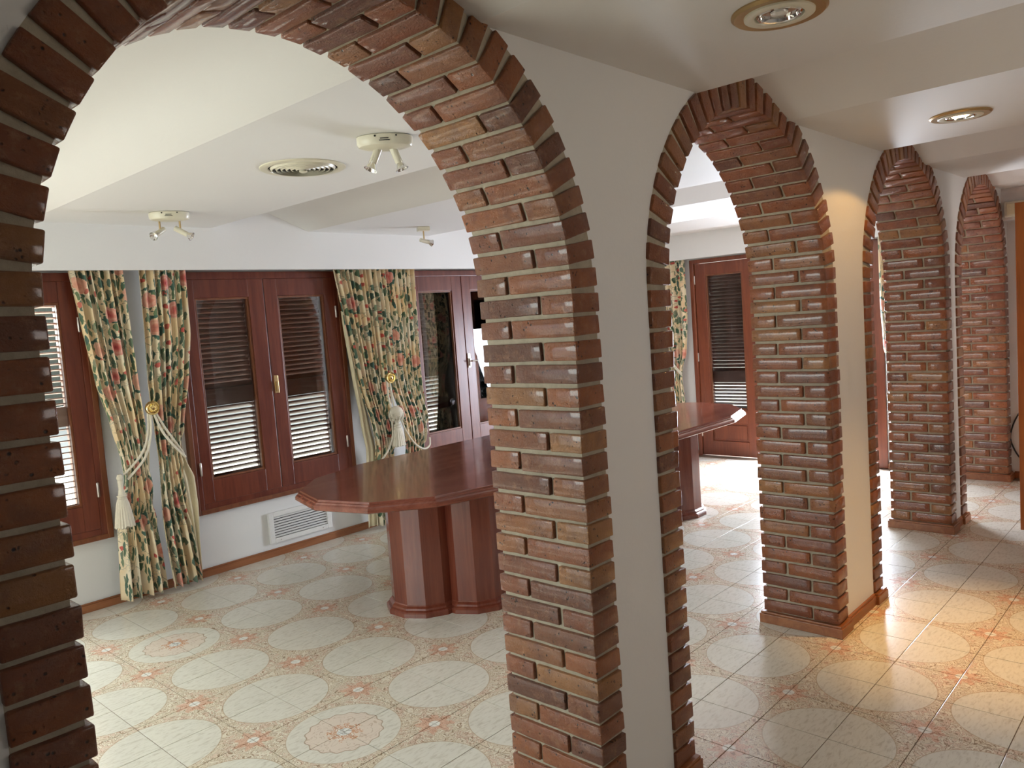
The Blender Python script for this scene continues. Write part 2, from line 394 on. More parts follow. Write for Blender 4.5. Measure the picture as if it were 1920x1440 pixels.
def project(P):
    v = Vector(P)-camo.matrix_world.translation; d = v.dot(F)
    if d < .1: return None
    return 960+f_px*v.dot(R_)/d, 720-f_px*v.dot(U_)/d, d
cells = []
for i in range(-14, 23):
    for j in range(-15, 10):
        x, y = TX0+T*(i+.5), TY0+T*(j+.5)
        if not (XL-.1 < x < EX+.02 and YR-.1 < y < WY-.03+.1): continue
        q = project((x, y, 0))
        vis = q and -60 < q[0] < 1980 and q[1] < 1500 and not hidden(x, y)
        cells.append((q[2] if vis else 99, x, y))
cells.sort()
rest = MB()
for k, (d, x, y) in enumerate(cells):
    if k < 298 and d < 90:
        t = link('tile', bm_t, None, slab, (x, y, 0), (random.uniform(-.0011, .0011), random.uniform(-.0011, .0011), 0))
    else:
        rest.box((x-T/2+.0016, y-T/2+.0016, -.008), (x+T/2-.0016, y+T/2-.0016, 0))
o = rest.build('far_tiling', M['tile'], slab); o['kind'] = 'stuff'

# ------------------------------------------------------------------ walls
def wall_boxes(name, boxes, mat, label):
    mb = MB()
    for a, b in boxes: mb.box(a, b)
    return tag(mb.build(name, mat), kind='structure', label=label)
# arcade wall
mb = MB()
for a, b in piers:
    aa = a if a == XL else a+(RO-RI); bb = b if b == EX else b-(RO-RI)
    if b == EX: aa = a+(RO-RI)
    mb.box((aa, YF, 0), (bb, YB, ZS))
edges = [XL]+[(XC[i]+XC[i+1])/2 for i in range(3)]+[EX]
for i in range(4):
    ro = HW[i]+.12; pts = [(XC[i]-ro*cos(pi*k/40), ZS+ro*sin(pi*k/40)) for k in range(41)]
    x0, x1 = edges[i], edges[i+1]; Z1 = 2.6
    poly = [(x0, ZS), *pts, (x1, ZS), (x1, Z1), (x0, Z1)]
    # split into quads column by column
    def col(xa, za, xb, zb):
        mb.add([(xa, YF, za), (xb, YF, zb), (xb, YF, Z1), (xa, YF, Z1), (xa, YB, za), (xb, YB, zb), (xb, YB, Z1), (xa, YB, Z1)],
               [(0, 1, 2, 3), (7, 6, 5, 4), (0, 4, 5, 1)])
    col(x0, ZS, pts[0][0], ZS)
    for (xa, za), (xb, zb) in zip(pts, pts[1:]): col(xa, za, xb, zb)
    col(pts[-1][0], ZS, x1, ZS)
arc = mb.mesh('wall_arcade'); o = link('wall_arcade', arc, M['plaster'])
tag(o, kind='structure', label='white plastered arcade wall pierced by four brick arches')
# window wall with four openings
WIN = [1.125, 2.965, 4.915, 6.52]; WHW = .645; WZ0, WZ1 = .45, 2.06
bx = [((XL-.2, WY, -.1), (EX+.3, WY+.15, WZ0)), ((XL-.2, WY, WZ1), (EX+.3, WY+.15, 2.62))]
xs = [XL-.2]+[v for c in WIN for v in (c-WHW, c+WHW)]+[EX+.3]
for a, b in zip(xs[::2], xs[1::2]): bx.append(((a, WY, WZ0), (b, WY+.15, WZ1)))
wall_boxes('wall_back', bx, M['plaster'], 'white wall with shuttered mahogany windows')
# end wall with the door opening
DY0, DY1, DZ = 2.345, 4.26, 2.07
wall_boxes('wall_end', [((EX, YR-.2, -.1), (EX+.15, DY0, 2.62)), ((EX, DY1, -.1), (EX+.15, WY, 2.62)), ((EX, DY0, DZ), (EX+.15, DY1, 2.62))], M['plaster'], 'white end wall with the mahogany door')
wall_boxes('wall_left', [((XL-.15, YR-.2, -.1), (XL, 2.2, 2.62)), ((XL-.15, 4.8, -.1), (XL, WY, 2.62)), ((XL-.15, 2.2, 2.1), (XL, 4.8, 2.62)), ((XL-.15, 2.2, -.1), (XL, 4.8, .12))], M['plaster'], 'white side wall with a wide opening')
wall_boxes('wall_right', [((XL, YR-.15, -.1), (2.15, YR, 2.62)), ((3.05, YR-.15, -.1), (4.9, YR, 2.62)), ((2.15, YR-.15, 1.9), (3.05, YR, 2.62)), ((2.15, YR-.15, -.1), (3.05, YR, 1.3)), ((4.9, YR-.15, -.1), (5.0, .2, 2.62)), ((5.0, .10, -.1), (5.85, .2, 2.62)),  # small high gap in this wall added for the corridor fill
                          ((6.68, .10, -.1), (EX, .2, 2.62)), ((5.0, YR-.15, -.1), (EX, YR, 2.62)), ((5.85, .10, 2.1), (6.68, .2, 2.62))], M['plaster'], 'white corridor wall with a doorway')
# pelmets
wall_boxes('trim_1', [((XL, PY, 2.06), (EPX, PY+.03, 2.55))], M['plaster'], 'white pelmet board over the windows')
wall_boxes('trim_2', [((EPX, .2, 2.085), (EPX+.03, YF, 2.55)), ((EPX, YB, 2.075), (EPX+.03, PY+.03, 2.55)), ((EPX, YF, 2.4), (EPX+.03, YB, 2.55)),
                      ((EPX+.03, .2, 2.085), (EX, YF, 2.11))], M['plaster'], 'white pelmet board across the end wall')
# skirting
def skirt(name, boxes, label):
    mb = MB()
    for (x0, y0, x1, y1) in boxes:
        mb.box((x0, y0, 0), (x1, y1, .046)); e = .005
        mb.box((x0+e, y0+e, .046), (x1-e, y1-e, .057))
    return tag(mb.build(name, M['skirt'], bevel=.0025), kind='structure', label=label)
b = 0
for k, (xa, xb) in enumerate(piers):
    bl = []
    if k > 0: bl.append((xa-.016, BF-.018, xa+.128, BB+.018))
    if k < 4: bl.append((xb-.128, BF-.018, xb+.016, BB+.018))
    lo = xa+.128 if k > 0 else XL; hi = xb-.128 if k < 4 else EX
    bl.append((lo-.005, YF-.016, hi+.005, YB+.016))
    skirt('baseboard_arcade', bl, 'stepped wooden skirting around the foot of a brick pier')
skirt('baseboard_back', [(XL, WY-.018, EX, WY)], 'wooden skirting below the windows')
skirt('baseboard_end', [(EX-.018, .2, EX, YF-.02), (EX-.018, YB+.02, EX, DY0), (EX-.018, DY1, EX, WY-.018)], 'wooden skirting of the end wall')

# ------------------------------------------------------------------ brick arches
def brick_mesh(ly, seed, lx=.12, lz=.0545):
    bm = bmesh.new(); bmesh.ops.create_cube(bm, size=1)
    bmesh.ops.scale(bm, vec=(lx, ly, lz), verts=bm.verts)
    nc = 5 if ly > .2 else 2
    bmesh.ops.bisect_plane(bm, geom=bm.verts[:]+bm.edges[:]+bm.faces[:], plane_co=(0, 0, 0), plane_no=(1, 0, 0))
    for k in range(1, nc+1):
        bmesh.ops.bisect_plane(bm, geom=bm.verts[:]+bm.edges[:]+bm.faces[:], plane_co=(0, -ly/2+ly*k/(nc+1), 0), plane_no=(0, 1, 0))
    bmesh.ops.bevel(bm, geom=[e for e in bm.edges if e.calc_face_angle(0) > 1], offset=.0036, segments=2, affect='EDGES', profile=.5)
    for v in bm.verts:
        p = v.co*26+Vector((seed*7.3, seed*3.1, seed*1.7)); q = v.co*9+Vector((seed*2.3, 0, seed))
        d = noise.noise_vector(p)*.0019+noise.noise_vector(q)*.0016
        v.co += Vector((d.x, d.y*.8, d.z*.8))
    me = bpy.data.meshes.new('brick'); bm.to_mesh(me); bm.free()
    me.polygons.foreach_set('use_smooth', [True]*len(me.polygons)); me.materials.append(M['brick'])
    return me
LONG = [brick_mesh(.240, s) for s in range(6)]; SHORT = [brick_mesh(.120, 20+s) for s in range(6)]
ARCH_LABEL = ['large brick arch nearest the camera, its left jamb in deep shade',
              'second brick arch from the camera, framing the end of the table and the far door',
              'third brick arch, beyond the warmly lit white pier',
              'fourth and farthest brick arch, next to the corridor end']
for a in range(4):
    xc, hw = XC[a], HW[a]
    A = tag(root('brick_arch', (xc, BF, 0)), ARCH_LABEL[a], 'arch', 'brick arches of the arcade')
    # mortar core: jambs and half ring
    g = .0115; mb = MB(); y0, y1 = .0125, BB-BF-.0125
    for s in (-1, 1):
        x0, x1 = sorted((s*(hw+g), s*(hw+.1205))); mb.box((x0, y0, .0), (x1, y1, ZS))
    K = 48; ri, ro = hw+g, hw+.1205
    vs = []
    for k in range(K+1):
        t = pi*k/K
        for rr in (ri, ro):
            for yy in (y0, y1): vs.append((rr*cos(t), yy, ZS+rr*sin(t)))
    fs = []
    for k in range(K):
        p, q = 4*k, 4*k+4
        fs += [(p, q, q+2, p+2), (p+1, p+3, q+3, q+1), (p, p+1, q+1, q), (p+2, q+2, q+3, p+3)]
    mb.add(vs, fs); mb.build('mortar', M['mortar'], A)
    NC = 24; pitch = (ZS-.056)/NC; course = 0
    def lay(x, z, ang, parity):
        first_long = parity % 2 == 0
        j = lambda s: random.uniform(-s, s)
        for kk in (0, 1):
            islong = first_long == (kk == 0)
            L = .240 if islong else .120
            if kk == 0: yc = L/2; end = L+.012
            else: yc = end+L/2
            me = random.choice(LONG if islong else SHORT)
            o = link('brick', me, None, A, (x+j(.002), yc+j(.0018), z+j(.0012)), (j(.008), -ang+j(.012), j(.010)))
            if random.random() < .5: o.scale = (1, -1, 1)
    for s in (1, -1):
        for i in range(NC):
            lay(s*(hw+.06), .056+pitch*(i+.5), 0 if s == 1 else pi, i+a)
    NV = 31
    for i in range(NV):
        t = pi*(i+.5)/NV
        lay((hw+.06)*cos(t), ZS+(hw+.06)*sin(t), t, i+a)

# ------------------------------------------------------------------ windows
def slat_mesh(w, depth=.046, th=.007, mat=None):
    # rounded louvre, slopes down towards the outside
    mb = MB(); n = 10; poly = []
    for sgn in (1, -1):
        for k in range(n//2+1):
            t = -pi/2+pi*k/(n//2); poly.append((sgn*(depth/2-th/2)+sgn*th/2*cos(t), th/2*sin(t)*sgn))
    N = len(poly); r = .006
    vs = []
    for x, sc in ((-w/2, .55), (-w/2+r, 1), (w/2-r, 1), (w/2, .55)):
        for (y, z) in poly: vs.append((x, y*(.9 if sc < 1 else 1), z*sc))
    fs = [(i*N+k, i*N+(k+1) % N, (i+1)*N+(k+1) % N, (i+1)*N+k) for i in range(3) for k in range(N)]
    fs += [tuple(range(N))[::-1], tuple(3*N+k for k in range(N))]
    mb.add(vs, fs); me = mb.mesh('slat', smooth=True); me.materials.append(mat); return me

def shutter(parent, x0, x1, z0, zm0, zm1, z1, y, smesh, wood, tilt, pitch=.0352, tilt_low=None):
    """louvred shutter leaf in local XZ plane; slats are its sub-parts"""
    st = .055; mb = MB()
    for a, b in ((x0-st, x0), (x1, x1+st)): mb.box((a, y-.017, z0-.06), (b, y+.017, z1+.06))
    for a, b in ((z0-.06, z0), (zm0, zm1), (z1, z1+.06)): mb.box((x0, y-.016, a), (x1, y+.016, b))
    s = mb.build('shutter', wood, parent)
    for a, b in ((z0, zm0), (zm1, z1)):
        k = max(1, round((b-a)/pitch))
        for i in range(k):
            link('slat', smesh, None, s, ((x0+x1)/2, y, a+(b-a)*(i+.5)/k), (-(tilt_low if tilt_low is not None and b <= zm0 else tilt), 0, 0))
    return s

def sash(parent, x0, x1, z0, z1, gx0, gx1, gz0, gz1, y, wood, thick=.045, panel=None):
    mb = MB(); rails = [(z0, gz0)] if not panel else [(z0, panel[0]), (panel[1], gz0)]
    mb.box((x0, y, z0), (gx0, y+thick, z1)); mb.box((gx1, y, z0), (x1, y+thick, z1))
    for a, b in rails+[(gz1, z1)]: mb.box((gx0, y, a), (gx1, y+thick, b))
    s = mb.build('sash', wood, parent, bevel=.003)
    # glazing bead around the pane
    bd = MB(); t = .014
    for (a, b, c, d) in ((gx0, gz0, gx1, gz0+t), (gx0, gz1-t, gx1, gz1), (gx0, gz0+t, gx0+t, gz1-t), (gx1-t, gz0+t, gx1, gz1-t)):
        bd.box((a, y+.008, b), (c, y+thick-.008, d))
    bd.build('glazing_bead', M['trim'], s, bevel=.002)
    MB().box((gx0+.002, y+.022, gz0+.002), (gx1-.002, y+.026, gz1-.002)).build('glass', M['glass'], s)
    if panel:
        pm = MB().box((gx0, y+.012, panel[0]), (gx1, y+.032, panel[1]))
        e = .022; pm.box((gx0+e, y+.004, panel[0]+e), (gx1-e, y+.014, panel[1]-e)); pm.build('panel', wood, s, bevel=.003)
    return s

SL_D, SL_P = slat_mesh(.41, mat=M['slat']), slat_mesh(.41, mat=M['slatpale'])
def window(idx, xc, pale):
    w = tag(root('window_%d' % idx, (xc, WY, 0)), kind='structure',
            label=['mahogany window at the far left, its shutter bright with daylight', 'double mahogany window with dark louvred shutters between the two curtain pairs',
                   'mahogany window beyond the second curtain pair, partly behind the near brick pier', 'mahogany window near the end wall'][idx-1])
    mb = MB(); H = WHW; y0 = -.065
    for (a, b, c, d) in ((-H, WZ0, -H+.055, WZ1), (H-.055, WZ0, H, WZ1), (-H+.055, WZ0, H-.055, WZ0+.05), (-H+.055, WZ1-.05, H-.055, WZ1)):
        mb.box((a, y0+.02, b), (c, .14, d))
    mb.build('frame', M['mahog'], w, bevel=.004)
    tr = MB()
    for (a, b, c, d) in ((-H-.012, WZ0-.02, -H+.022, WZ1), (H-.022, WZ0-.02, H+.012, WZ1), (-H+.022, WZ0-.02, H-.022, WZ0+.012)):
        tr.box((a, -.05, b), (c, .0, d))
    tr.build('architrave', M['trim'], w, bevel=.004)
    ys = -.045
    for s_, (x0, x1, g0, g1) in enumerate(((-.59, -.004, -.515, -.12), (.004, .59, .105, .50))):
        s = sash(w, x0, x1, WZ0+.05, WZ1-.05, g0, g1, .655, 1.885, ys, M['mahog'])
        for z in (.74, 1.75):
            xh = x0-.004 if s_ == 0 else x1+.004
            MB().lathe([(.006, -.045), (.008, -.04), (.008, .04), (.006, .045)], 10, (xh, ys-.004, z)).build('hinge', M['silver'], s, smooth=True)
        if s_ == 1:
            h = MB().box((.012, ys-.006, 1.185), (.046, ys, 1.315)); h.box((.020, ys-.022, 1.20), (.038, ys-.006, 1.27))
            h.build('latch', M['oldbrass'] if idx != 3 else M['silver'], s, bevel=.003)
            if idx == 3:
                MB().tube([(.03, ys-.02, 1.245), (.03, ys-.045, 1.245), (.10, ys-.048, 1.245)], .007).build('handle', M['silver'], s, smooth=True)
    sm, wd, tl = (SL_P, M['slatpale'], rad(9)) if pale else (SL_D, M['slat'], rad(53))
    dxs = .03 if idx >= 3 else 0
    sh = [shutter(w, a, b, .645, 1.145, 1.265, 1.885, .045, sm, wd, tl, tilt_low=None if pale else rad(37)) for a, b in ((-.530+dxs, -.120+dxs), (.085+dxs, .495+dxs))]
    if pale:                                     # unseen left leaf and shutter swung open, added to let the sun in
        lf = [o for o in w.children if o.name.startswith('sash')][0]
        lf.matrix_local = Matrix.Translation((-.59, -.045, 0)) @ Matrix.Rotation(rad(-100), 4, 'Z') @ Matrix.Translation((.59, .045, 0))
        sh[0].matrix_local = Matrix.Translation((-.585, .067, 0)) @ Matrix.Rotation(rad(170), 4, 'Z') @ Matrix.Translation((.585, -.05, 0))
    return w
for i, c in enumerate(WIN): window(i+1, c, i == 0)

# end door: local frame like the windows, turned to face -X
D = tag(root('door_1', (EX, 0, 0), -pi/2), kind='structure', label='mahogany door with louvred shutter in the far end wall, one leaf open')
# local x = -world y, local y = world x
mb = MB()
for (a, b, c, d) in ((-DY1, 0, -DY1+.045, DZ), (-DY0-.115, 0, -DY0, DZ), (-DY1+.045, DZ-.04, -DY0-.115, DZ)): mb.box((a, -.02, b), (c, .12, d))
mb.build('frame', M['doorw'], D, bevel=.004)
s = sash(D, -4.21, -3.545, .012, DZ-.045, -4.09, -3.685, .50, 1.905, .0, M['doorw'], .045, (.165, .355))
for z in (.25, 1.05, 1.86): MB().lathe([(.006, -.045), (.008, -.04), (.008, .04), (.006, .045)], 10, (-4.214, -.004, z)).build('hinge', M['silver'], s, smooth=True)
shutter(D, -4.095, -3.685, .50, .775, .895, 1.90, .085, SL_D, M['slat'], rad(50), .0365, rad(38))
op = sash(D, 0, .66, .012, DZ-.045, .12, .54, .50, 1.905, 0, M['doorw'], .045, (.165, .355))
op.location = (-DY0-.13, .12, 0); op.rotation_euler = (0, 0, rad(88))
# corridor door leaf standing open
L = tag(root('door_2', (5.80, 1.04, 0)), kind='structure', label='orange varnished wooden door standing open at the right edge')
mb = MB().box((0, -.82, .012), (.04, 0, 2.09)); mb.build('leaf', M['orange'], L, bevel=.003)
mb = MB()
for z0, z1 in ((.15, .85), (1.0, 1.95)): mb.box((-.006, -.70, z0), (.002, -.12, z1))
mb.build('panel', M['orange'], L, bevel=.004)

# ------------------------------------------------------------------ outside
tag(MB().box((-30, -30, -.5), (30, 30, -.14)).build('ground', M['ground']), kind='structure', label='paved ground outside')
bw = MB().box((4.2, 20, -.2), (26, 20.3, 5.5)); bw.box((25.7, -6, -.2), (26, 20, 5.5))  # unseen dark wall added so the louvre gaps look out on darkness
tag(bw.build('dark_view_blocker', M['darkwall']), kind='structure', label='dark wall added outside to darken the view through the louvres')
tag(MB().box((EX+.15, .5, 2.35), (EX+3.2, WY+3.5, 2.45)).build('sun_blocking_roof', M['outwall']), kind='structure', label='roof added outside the end door to block the sun')  # unseen canopy added to keep direct sun out of the end door
tag(MB().box((XL-.3, YR-.5, 2.62), (EX+.5, WY+.3, 2.75)).build('roof', M['outwall']), kind='structure', label='roof slab')

# ------------------------------------------------------------------ conference table
TZ = .755; cx, cy = 4.14, 3.44
half = [(-1.24, .64), (-1.63, .52), (-1.87, .30), (-1.955, 0.0), (-1.87, -.31), (-1.63, -.52), (-1.24, -.63)]
poly = half+[(-x, y) for x, y in reversed(half)]
def offset(poly, d):
    n = len(poly); out = []
    for i in range(n):
        p0, p1, p2 = (Vector(poly[j % n]) for j in (i-1, i, i+1))
        e1, e2 = (p1-p0).normalized(), (p2-p1).normalized()
        n1, n2 = Vector((-e1.y, e1.x)), Vector((-e2.y, e2.x))    # outward for this winding
        m = (n1+n2).normalized(); q = p1+m*d/max(.3, m.dot(n1)); out.append((q.x, q.y))
    return out
if sum(a[0]*b[1]-b[0]*a[1] for a, b in zip(poly, poly[1:]+poly[:1])) > 0: sgn = -1
else: sgn = 1
Tb = tag(root('conference_table', (cx, cy, 0)), 'long reddish mahogany conference table with faceted ends on two clustered pedestals', 'table')
rings = [(0, TZ), (.004, TZ-.001), (.006, TZ-.010), (.016, TZ-.013), (.018, TZ-.020), (.028, TZ-.026), (.032, TZ-.034), (.032, TZ-.048), (.024, TZ-.053), (.0, TZ-.056)]
mb = MB(); n = len(poly); vs = []; fs = []
for d, z in rings: vs += [(x, y, z) for x, y in offset(poly, d*sgn)]
for i in range(len(rings)-1): fs += [(i*n+k, i*n+(k+1) % n, (i+1)*n+(k+1) % n, (i+1)*n+k) for k in range(n)]
fs += [tuple(range(n))[::-1], tuple((len(rings)-1)*n+k for k in range(n))]
mb.add(vs, fs); mb.build('tabletop', M['table'], Tb)
for px in (-1.09, 1.09):
    mb = MB(); bb = MB()
    for dx, dy in ((-.20, 0), (.20, 0), (0, -.20), (0, .20)):
        P12 = [(dx+px+.207*cos(pi/12+k*pi/6), dy+.207*sin(pi/12+k*pi/6)) for k in range(12)]
        mb.prism(P12, .03, TZ-.056)
        bb.lathe([(.243, 0), (.243, .022), (.236, .030), (.226, .036), (.224, .046), (.212, .056), (.208, .062), (.20, .062)], 12, (px+dx, dy, 0), Matrix.Translation((px+dx, dy, 0)) @ Matrix.Rotation(pi/12, 4, 'Z') @ Matrix.Translation((-px-dx, -dy, 0)))
    mb.box((px-.15, -.15, .04), (px+.15, .15, TZ-.06))
    p = mb.build('pedestal', M['tablev'], Tb); bb.build('base_moulding', M['tablev'], p)

# ------------------------------------------------------------------ curtains
def curtain(Ltab, Rtab, y, folds, unfold, seed, z0=.035, z1=2.10, amp=.026, lining=None, side=1, label='', name='curtain', axis='X', group=None):
    rnd = random.Random(seed); NU, NVv = folds*12, 60
    ph = [rnd.uniform(-.5, .5) for _ in range(8)]
    vs = []; uvs = []
    for j in range(NVv+1):
        z = z1+(z0-z1)*j/NVv; Lx, Rx = lerp_tab(Ltab, z), lerp_tab(Rtab, z); w = Rx-Lx
        tie = math.exp(-((z-.82)/.22)**2)
        for i in range(NU+1):
            s = i/NU
            sw = s+.018*sin(5*s*pi+ph[0]*6)+.010*sin(11*s*pi+ph[1]*6+z*.8)*(1-s)*s*4
            sw = min(1, max(0, sw if 0 < i < NU else s))
            a = 2*pi*(folds*(.62+.38*min(1, max(0, (z-.45)/.6))))*s+ph[2]*4+.35*sin(z*2+ph[3]*5)
            fold = sin(a)+.35*sin(2*a+ph[4]*6+z)
            A = amp*(.55+.45*(1-tie))*(.75+.5*noise.noise(Vector((s*5, z*.7, seed))))
            if z < .7: A *= 1+.7*(.7-z)
            x = Lx+w*(sw-.35/folds*cos(a)*.28)
            yy = y+fold*A+(-.045*tie)
            zz = z+(0.006*sin(a) if j == NVv else 0)
            vs.append((x, yy, zz) if axis == 'X' else (yy, x, zz)); uvs.append((s*unfold+seed*.37, z+seed*.21))
    fs = [(j*(NU+1)+i, j*(NU+1)+i+1, (j+1)*(NU+1)+i+1, (j+1)*(NU+1)+i) for j in range(NVv) for i in range(NU)]
    me = bpy.data.meshes.new('cloth'); me.from_pydata(vs, [], fs)
    ul = me.uv_layers.new(name='UVMap')
    for p in me.polygons:
        for li, vi in zip(p.loop_indices, p.vertices): ul.data[li].uv = uvs[vi]
    me.polygons.foreach_set('use_smooth', [True]*len(me.polygons))
    c = root(name, ((lerp_tab(Ltab, .03)+lerp_tab(Rtab, .03))/2, y, 0)) if axis == 'X' else root(name, (y, (lerp_tab(Ltab, .03)+lerp_tab(Rtab, .03))/2, 0))
    tag(c, label, 'curtain', group)
    inv = Matrix.Translation(-c.location)
    me.transform(inv)
    o = link('cloth', me, M['floral'], c); md = o.modifiers.new('thick', 'SOLIDIFY'); md.thickness = .0015; md.offset = 0
    if lining:
        vs = []; J = 40; zt, zb = lining[0][1], lining[-1][1]
        for j in range(J+1):
            z = zt+(zb-zt)*j/J; base = lerp_tab(Rtab, z) if side > 0 else lerp_tab(Ltab, z); wd = lerp_tab(lining, z)
            for i in range(13):
                t = i/12; vs.append((base+side*(wd*t-.012*(1-t)), y+.012+.016*sin(t*11+z*2)*t-.03*t*(1-t), z))
        fs = [(j*13+i, j*13+i+1, (j+1)*13+i+1, (j+1)*13+i) for j in range(J) for i in range(12)]
        lm = bpy.data.meshes.new('lining'); lm.from_pydata(vs, [], fs); lm.transform(inv)
        lm.polygons.foreach_set('use_smooth', [True]*len(lm.polygons))
        lo = link('lining', lm, M['lining'], c); md = lo.modifiers.new('thick', 'SOLIDIFY'); md.thickness = .0015
        lo['label'] = 'plain cream lining turned outwards'
    return c
A_L = [(1.673, 2.08), (1.706, 1.775), (1.753, 1.388), (1.804, 1.154), (1.833, .918), (1.838, .80), (1.787, .511), (1.763, .03)]
A_R = [(1.987, 2.08), (1.996, 1.76), (2.007, 1.36), (2.014, 1.123), (1.992, .82), (2.005, .543), (2.030, .255), (2.040, .03)]
B_L = [(2.07, 2.08), (2.063, 1.69), (2.05, 1.355), (2.055, 1.084), (2.045, .744), (2.050, .4), (2.075, .03)]
B_R = [(2.369, 2.08), (2.359, 1.672), (2.318, 1.396), (2.239, 1.055), (2.203, .90), (2.200, .8), (2.215, .6), (2.245, .341), (2.271, .03)]
C_L = [(3.519, 2.08), (3.577, 1.681), (3.647, 1.262), (3.718, .875), (3.757, .655), (3.735, .287), (3.72, .03)]
C_R = [(3.900, 2.08), (3.922, 1.663), (3.930, 1.234), (3.932, .799), (3.935, .623), (3.89, .03)]
D_L = [(3.906, 2.08), (3.935, 1.662), (3.958, 1.231), (4.03, .827), (4.07, .597), (3.99, .03)]
D_R = [(4.297, 2.08), (4.295, 1.644), (4.288, 1.198), (4.291, .791), (4.26, .575), (4.25, .03)]
CY = 5.045
G1 = 'floral curtains at the windows'
curtain(A_L, A_R, CY, 7, .50, 1, label='floral chintz curtain beside the far left window, tied back to the left', group=G1)
curtain(B_L, B_R, CY, 7, .50, 2, lining=[(0, 1.0), (.045, .85), (.085, .72), (.075, .55), (.03, .30), (.002, .05)], label='floral chintz curtain with cream lining showing, left of the double shuttered window', group=G1)
curtain(C_L, C_R, CY, 9, .46, 3, lining=[(0, 1.75), (.035, 1.25), (.075, .75), (.09, .4), (.09, .04)], side=-1, label='floral chintz curtain with a yellow lined left edge, behind the table', group=G1)
curtain(D_L, D_R, CY, 9, .46, 4, label='floral chintz curtain right of the hanging tassel, beside the partly hidden window', group=G1)
curtain([(4.28, 2.08), (4.27, 1.5), (4.30, 1.1), (4.34, .95), (4.34, .6), (4.30, .03)], [(4.75, 2.08), (4.72, 1.5), (4.60, 1.1), (4.50, .95), (4.52, .6), (4.58, .03)], 7.33, 8, .6, 5, axis='Y', label='floral curtain in the far corner, left of the end wall door', group='floral curtains by the end wall door')
curtain([(1.88, 2.08), (1.90, 1.1), (1.92, .8), (1.90, .03)], [(2.35, 2.08), (2.35, 1.5), (2.33, 1.1), (2.22, .85), (2.26, .03)], 7.33, 6, .7, 6, axis='Y', label='floral curtain mostly hidden behind the third arch, right of the end wall door', group='floral curtains by the end wall door')

def tassel(parent, x, y, ztop, zneck, zbot, wtop, wbot, ball):
    t = MB(); h = zneck-zbot
    bc = ztop-ball
    t.lathe([(max(wtop*.6, ball*sin(a*pi/10)), ball*cos(a*pi/10)*1.0) for a in range(11)], 20, (x, y, bc))
    if bc-ball > zneck: t.lathe([(wtop*.75, bc-ball*.8-zneck), (wtop*.62, (bc-ball-zneck)*.5), (wtop, 0)], 16, (x, y, zneck))
    if ball > .04:
        for k in range(70):
            a, b_ = random.uniform(0, 2*pi), random.uniform(-.9, .9); u = Vector((cos(a)*cos(b_), sin(a)*cos(b_)*.9, sin(b_)))
            P = Vector((x, y, bc)); t.tube([P+u*ball*.9, P+u*ball*1.08+Vector((0, 0, -.010)), P+u*ball*1.06+Vector((0, 0, -.026))], .0045, 5)
    k = 40; vs = []; zs = [0, .25, .6, .9, 1.0]
    for i, q in enumerate(zs):
        for j in range(k):
            a = 2*pi*j/k; r = (wtop+(wbot-wtop)*q**.7)*(1+.10*(j % 2)*(q > .1)); dz = random.uniform(-.008, .008) if q == 1 else 0
            vs.append((x+r*cos(a), y+r*sin(a)*.7, zneck-h*q+dz))
    t.add(vs, [(i*k+j, i*k+(j+1) % k, (i+1)*k+(j+1) % k, (i+1)*k+j) for i in range(4) for j in range(k)]+[tuple(4*k+j for j in range(k))])
    for zz in (zneck, zneck-.022): t.tube([(x+wtop*1.12*cos(a*pi/8), y+wtop*.9*sin(a*pi/8), zz) for a in range(17)], .005, 6)
    return t.build('tassel', M['cord'], parent, smooth=True)
def rosette(parent, x, y, z, r=.044):
    m = MB(); tf = Matrix.Translation((x, y, z)) @ Matrix.Rotation(pi/2, 4, 'X')
    m.lathe([(r*.55, -.05), (r*.9, -.012), (r, -.006), (r, .002), (r*.92, .008), (r*.80, .006), (r*.76, .002), (r*.62, .003), (r*.58, .009), (r*.45, .006), (r*.25, .011), (0.001, .012)], 32, tf=tf)
    for k in range(10):
        a = 2*pi*k/10; m.lathe([(.001, 0), (r*.11, .002), (r*.11, .007), (.001, .010)], 8, (r*.68*cos(a)*.6, r*.68*sin(a)*.6, .004), tf)
    return m.build('rosette', M['brass'], parent, smooth=True)
K1 = tag(root('curtain_tieback', (2.02, 4.95, 1.21)), 'brass rosette tieback with cream cords spreading both ways and a fringed tassel at left', 'tieback')
def rel(o, pts): return [tuple(Vector(p)-o.location) for p in pts]
rosette(K1, 0, -.02, 0)
for pts in ([(2.0, 4.955, 1.19), (1.985, 4.955, 1.05), (1.93, 4.955, .93), (1.825, 4.975, .825)], [(2.01, 4.95, 1.19), (2.0, 4.95, 1.05), (1.95, 4.95, .91), (1.84, 4.965, .795)],
            [(2.04, 4.955, 1.19), (2.09, 4.955, 1.08), (2.14, 4.955, .99), (2.21, 4.99, .885)], [(2.03, 4.95, 1.18), (2.07, 4.95, 1.06), (2.13, 4.95, .96), (2.215, 4.98, .865)]):
    MB().tube(rel(K1, spline(pts)), .0075).build('cord', M['cord'], K1, smooth=True)
tassel(K1, 1.79-2.02, -.0, .835-1.21, .705-1.21, .515-1.21, .022, .055, .020)
K2 = tag(root('curtain_tieback', (3.87, 4.945, 1.205)), 'small brass rosette with a big cream tassel hanging behind the table', 'tieback')
rosette(K2, 0, -.035, 0, .044)
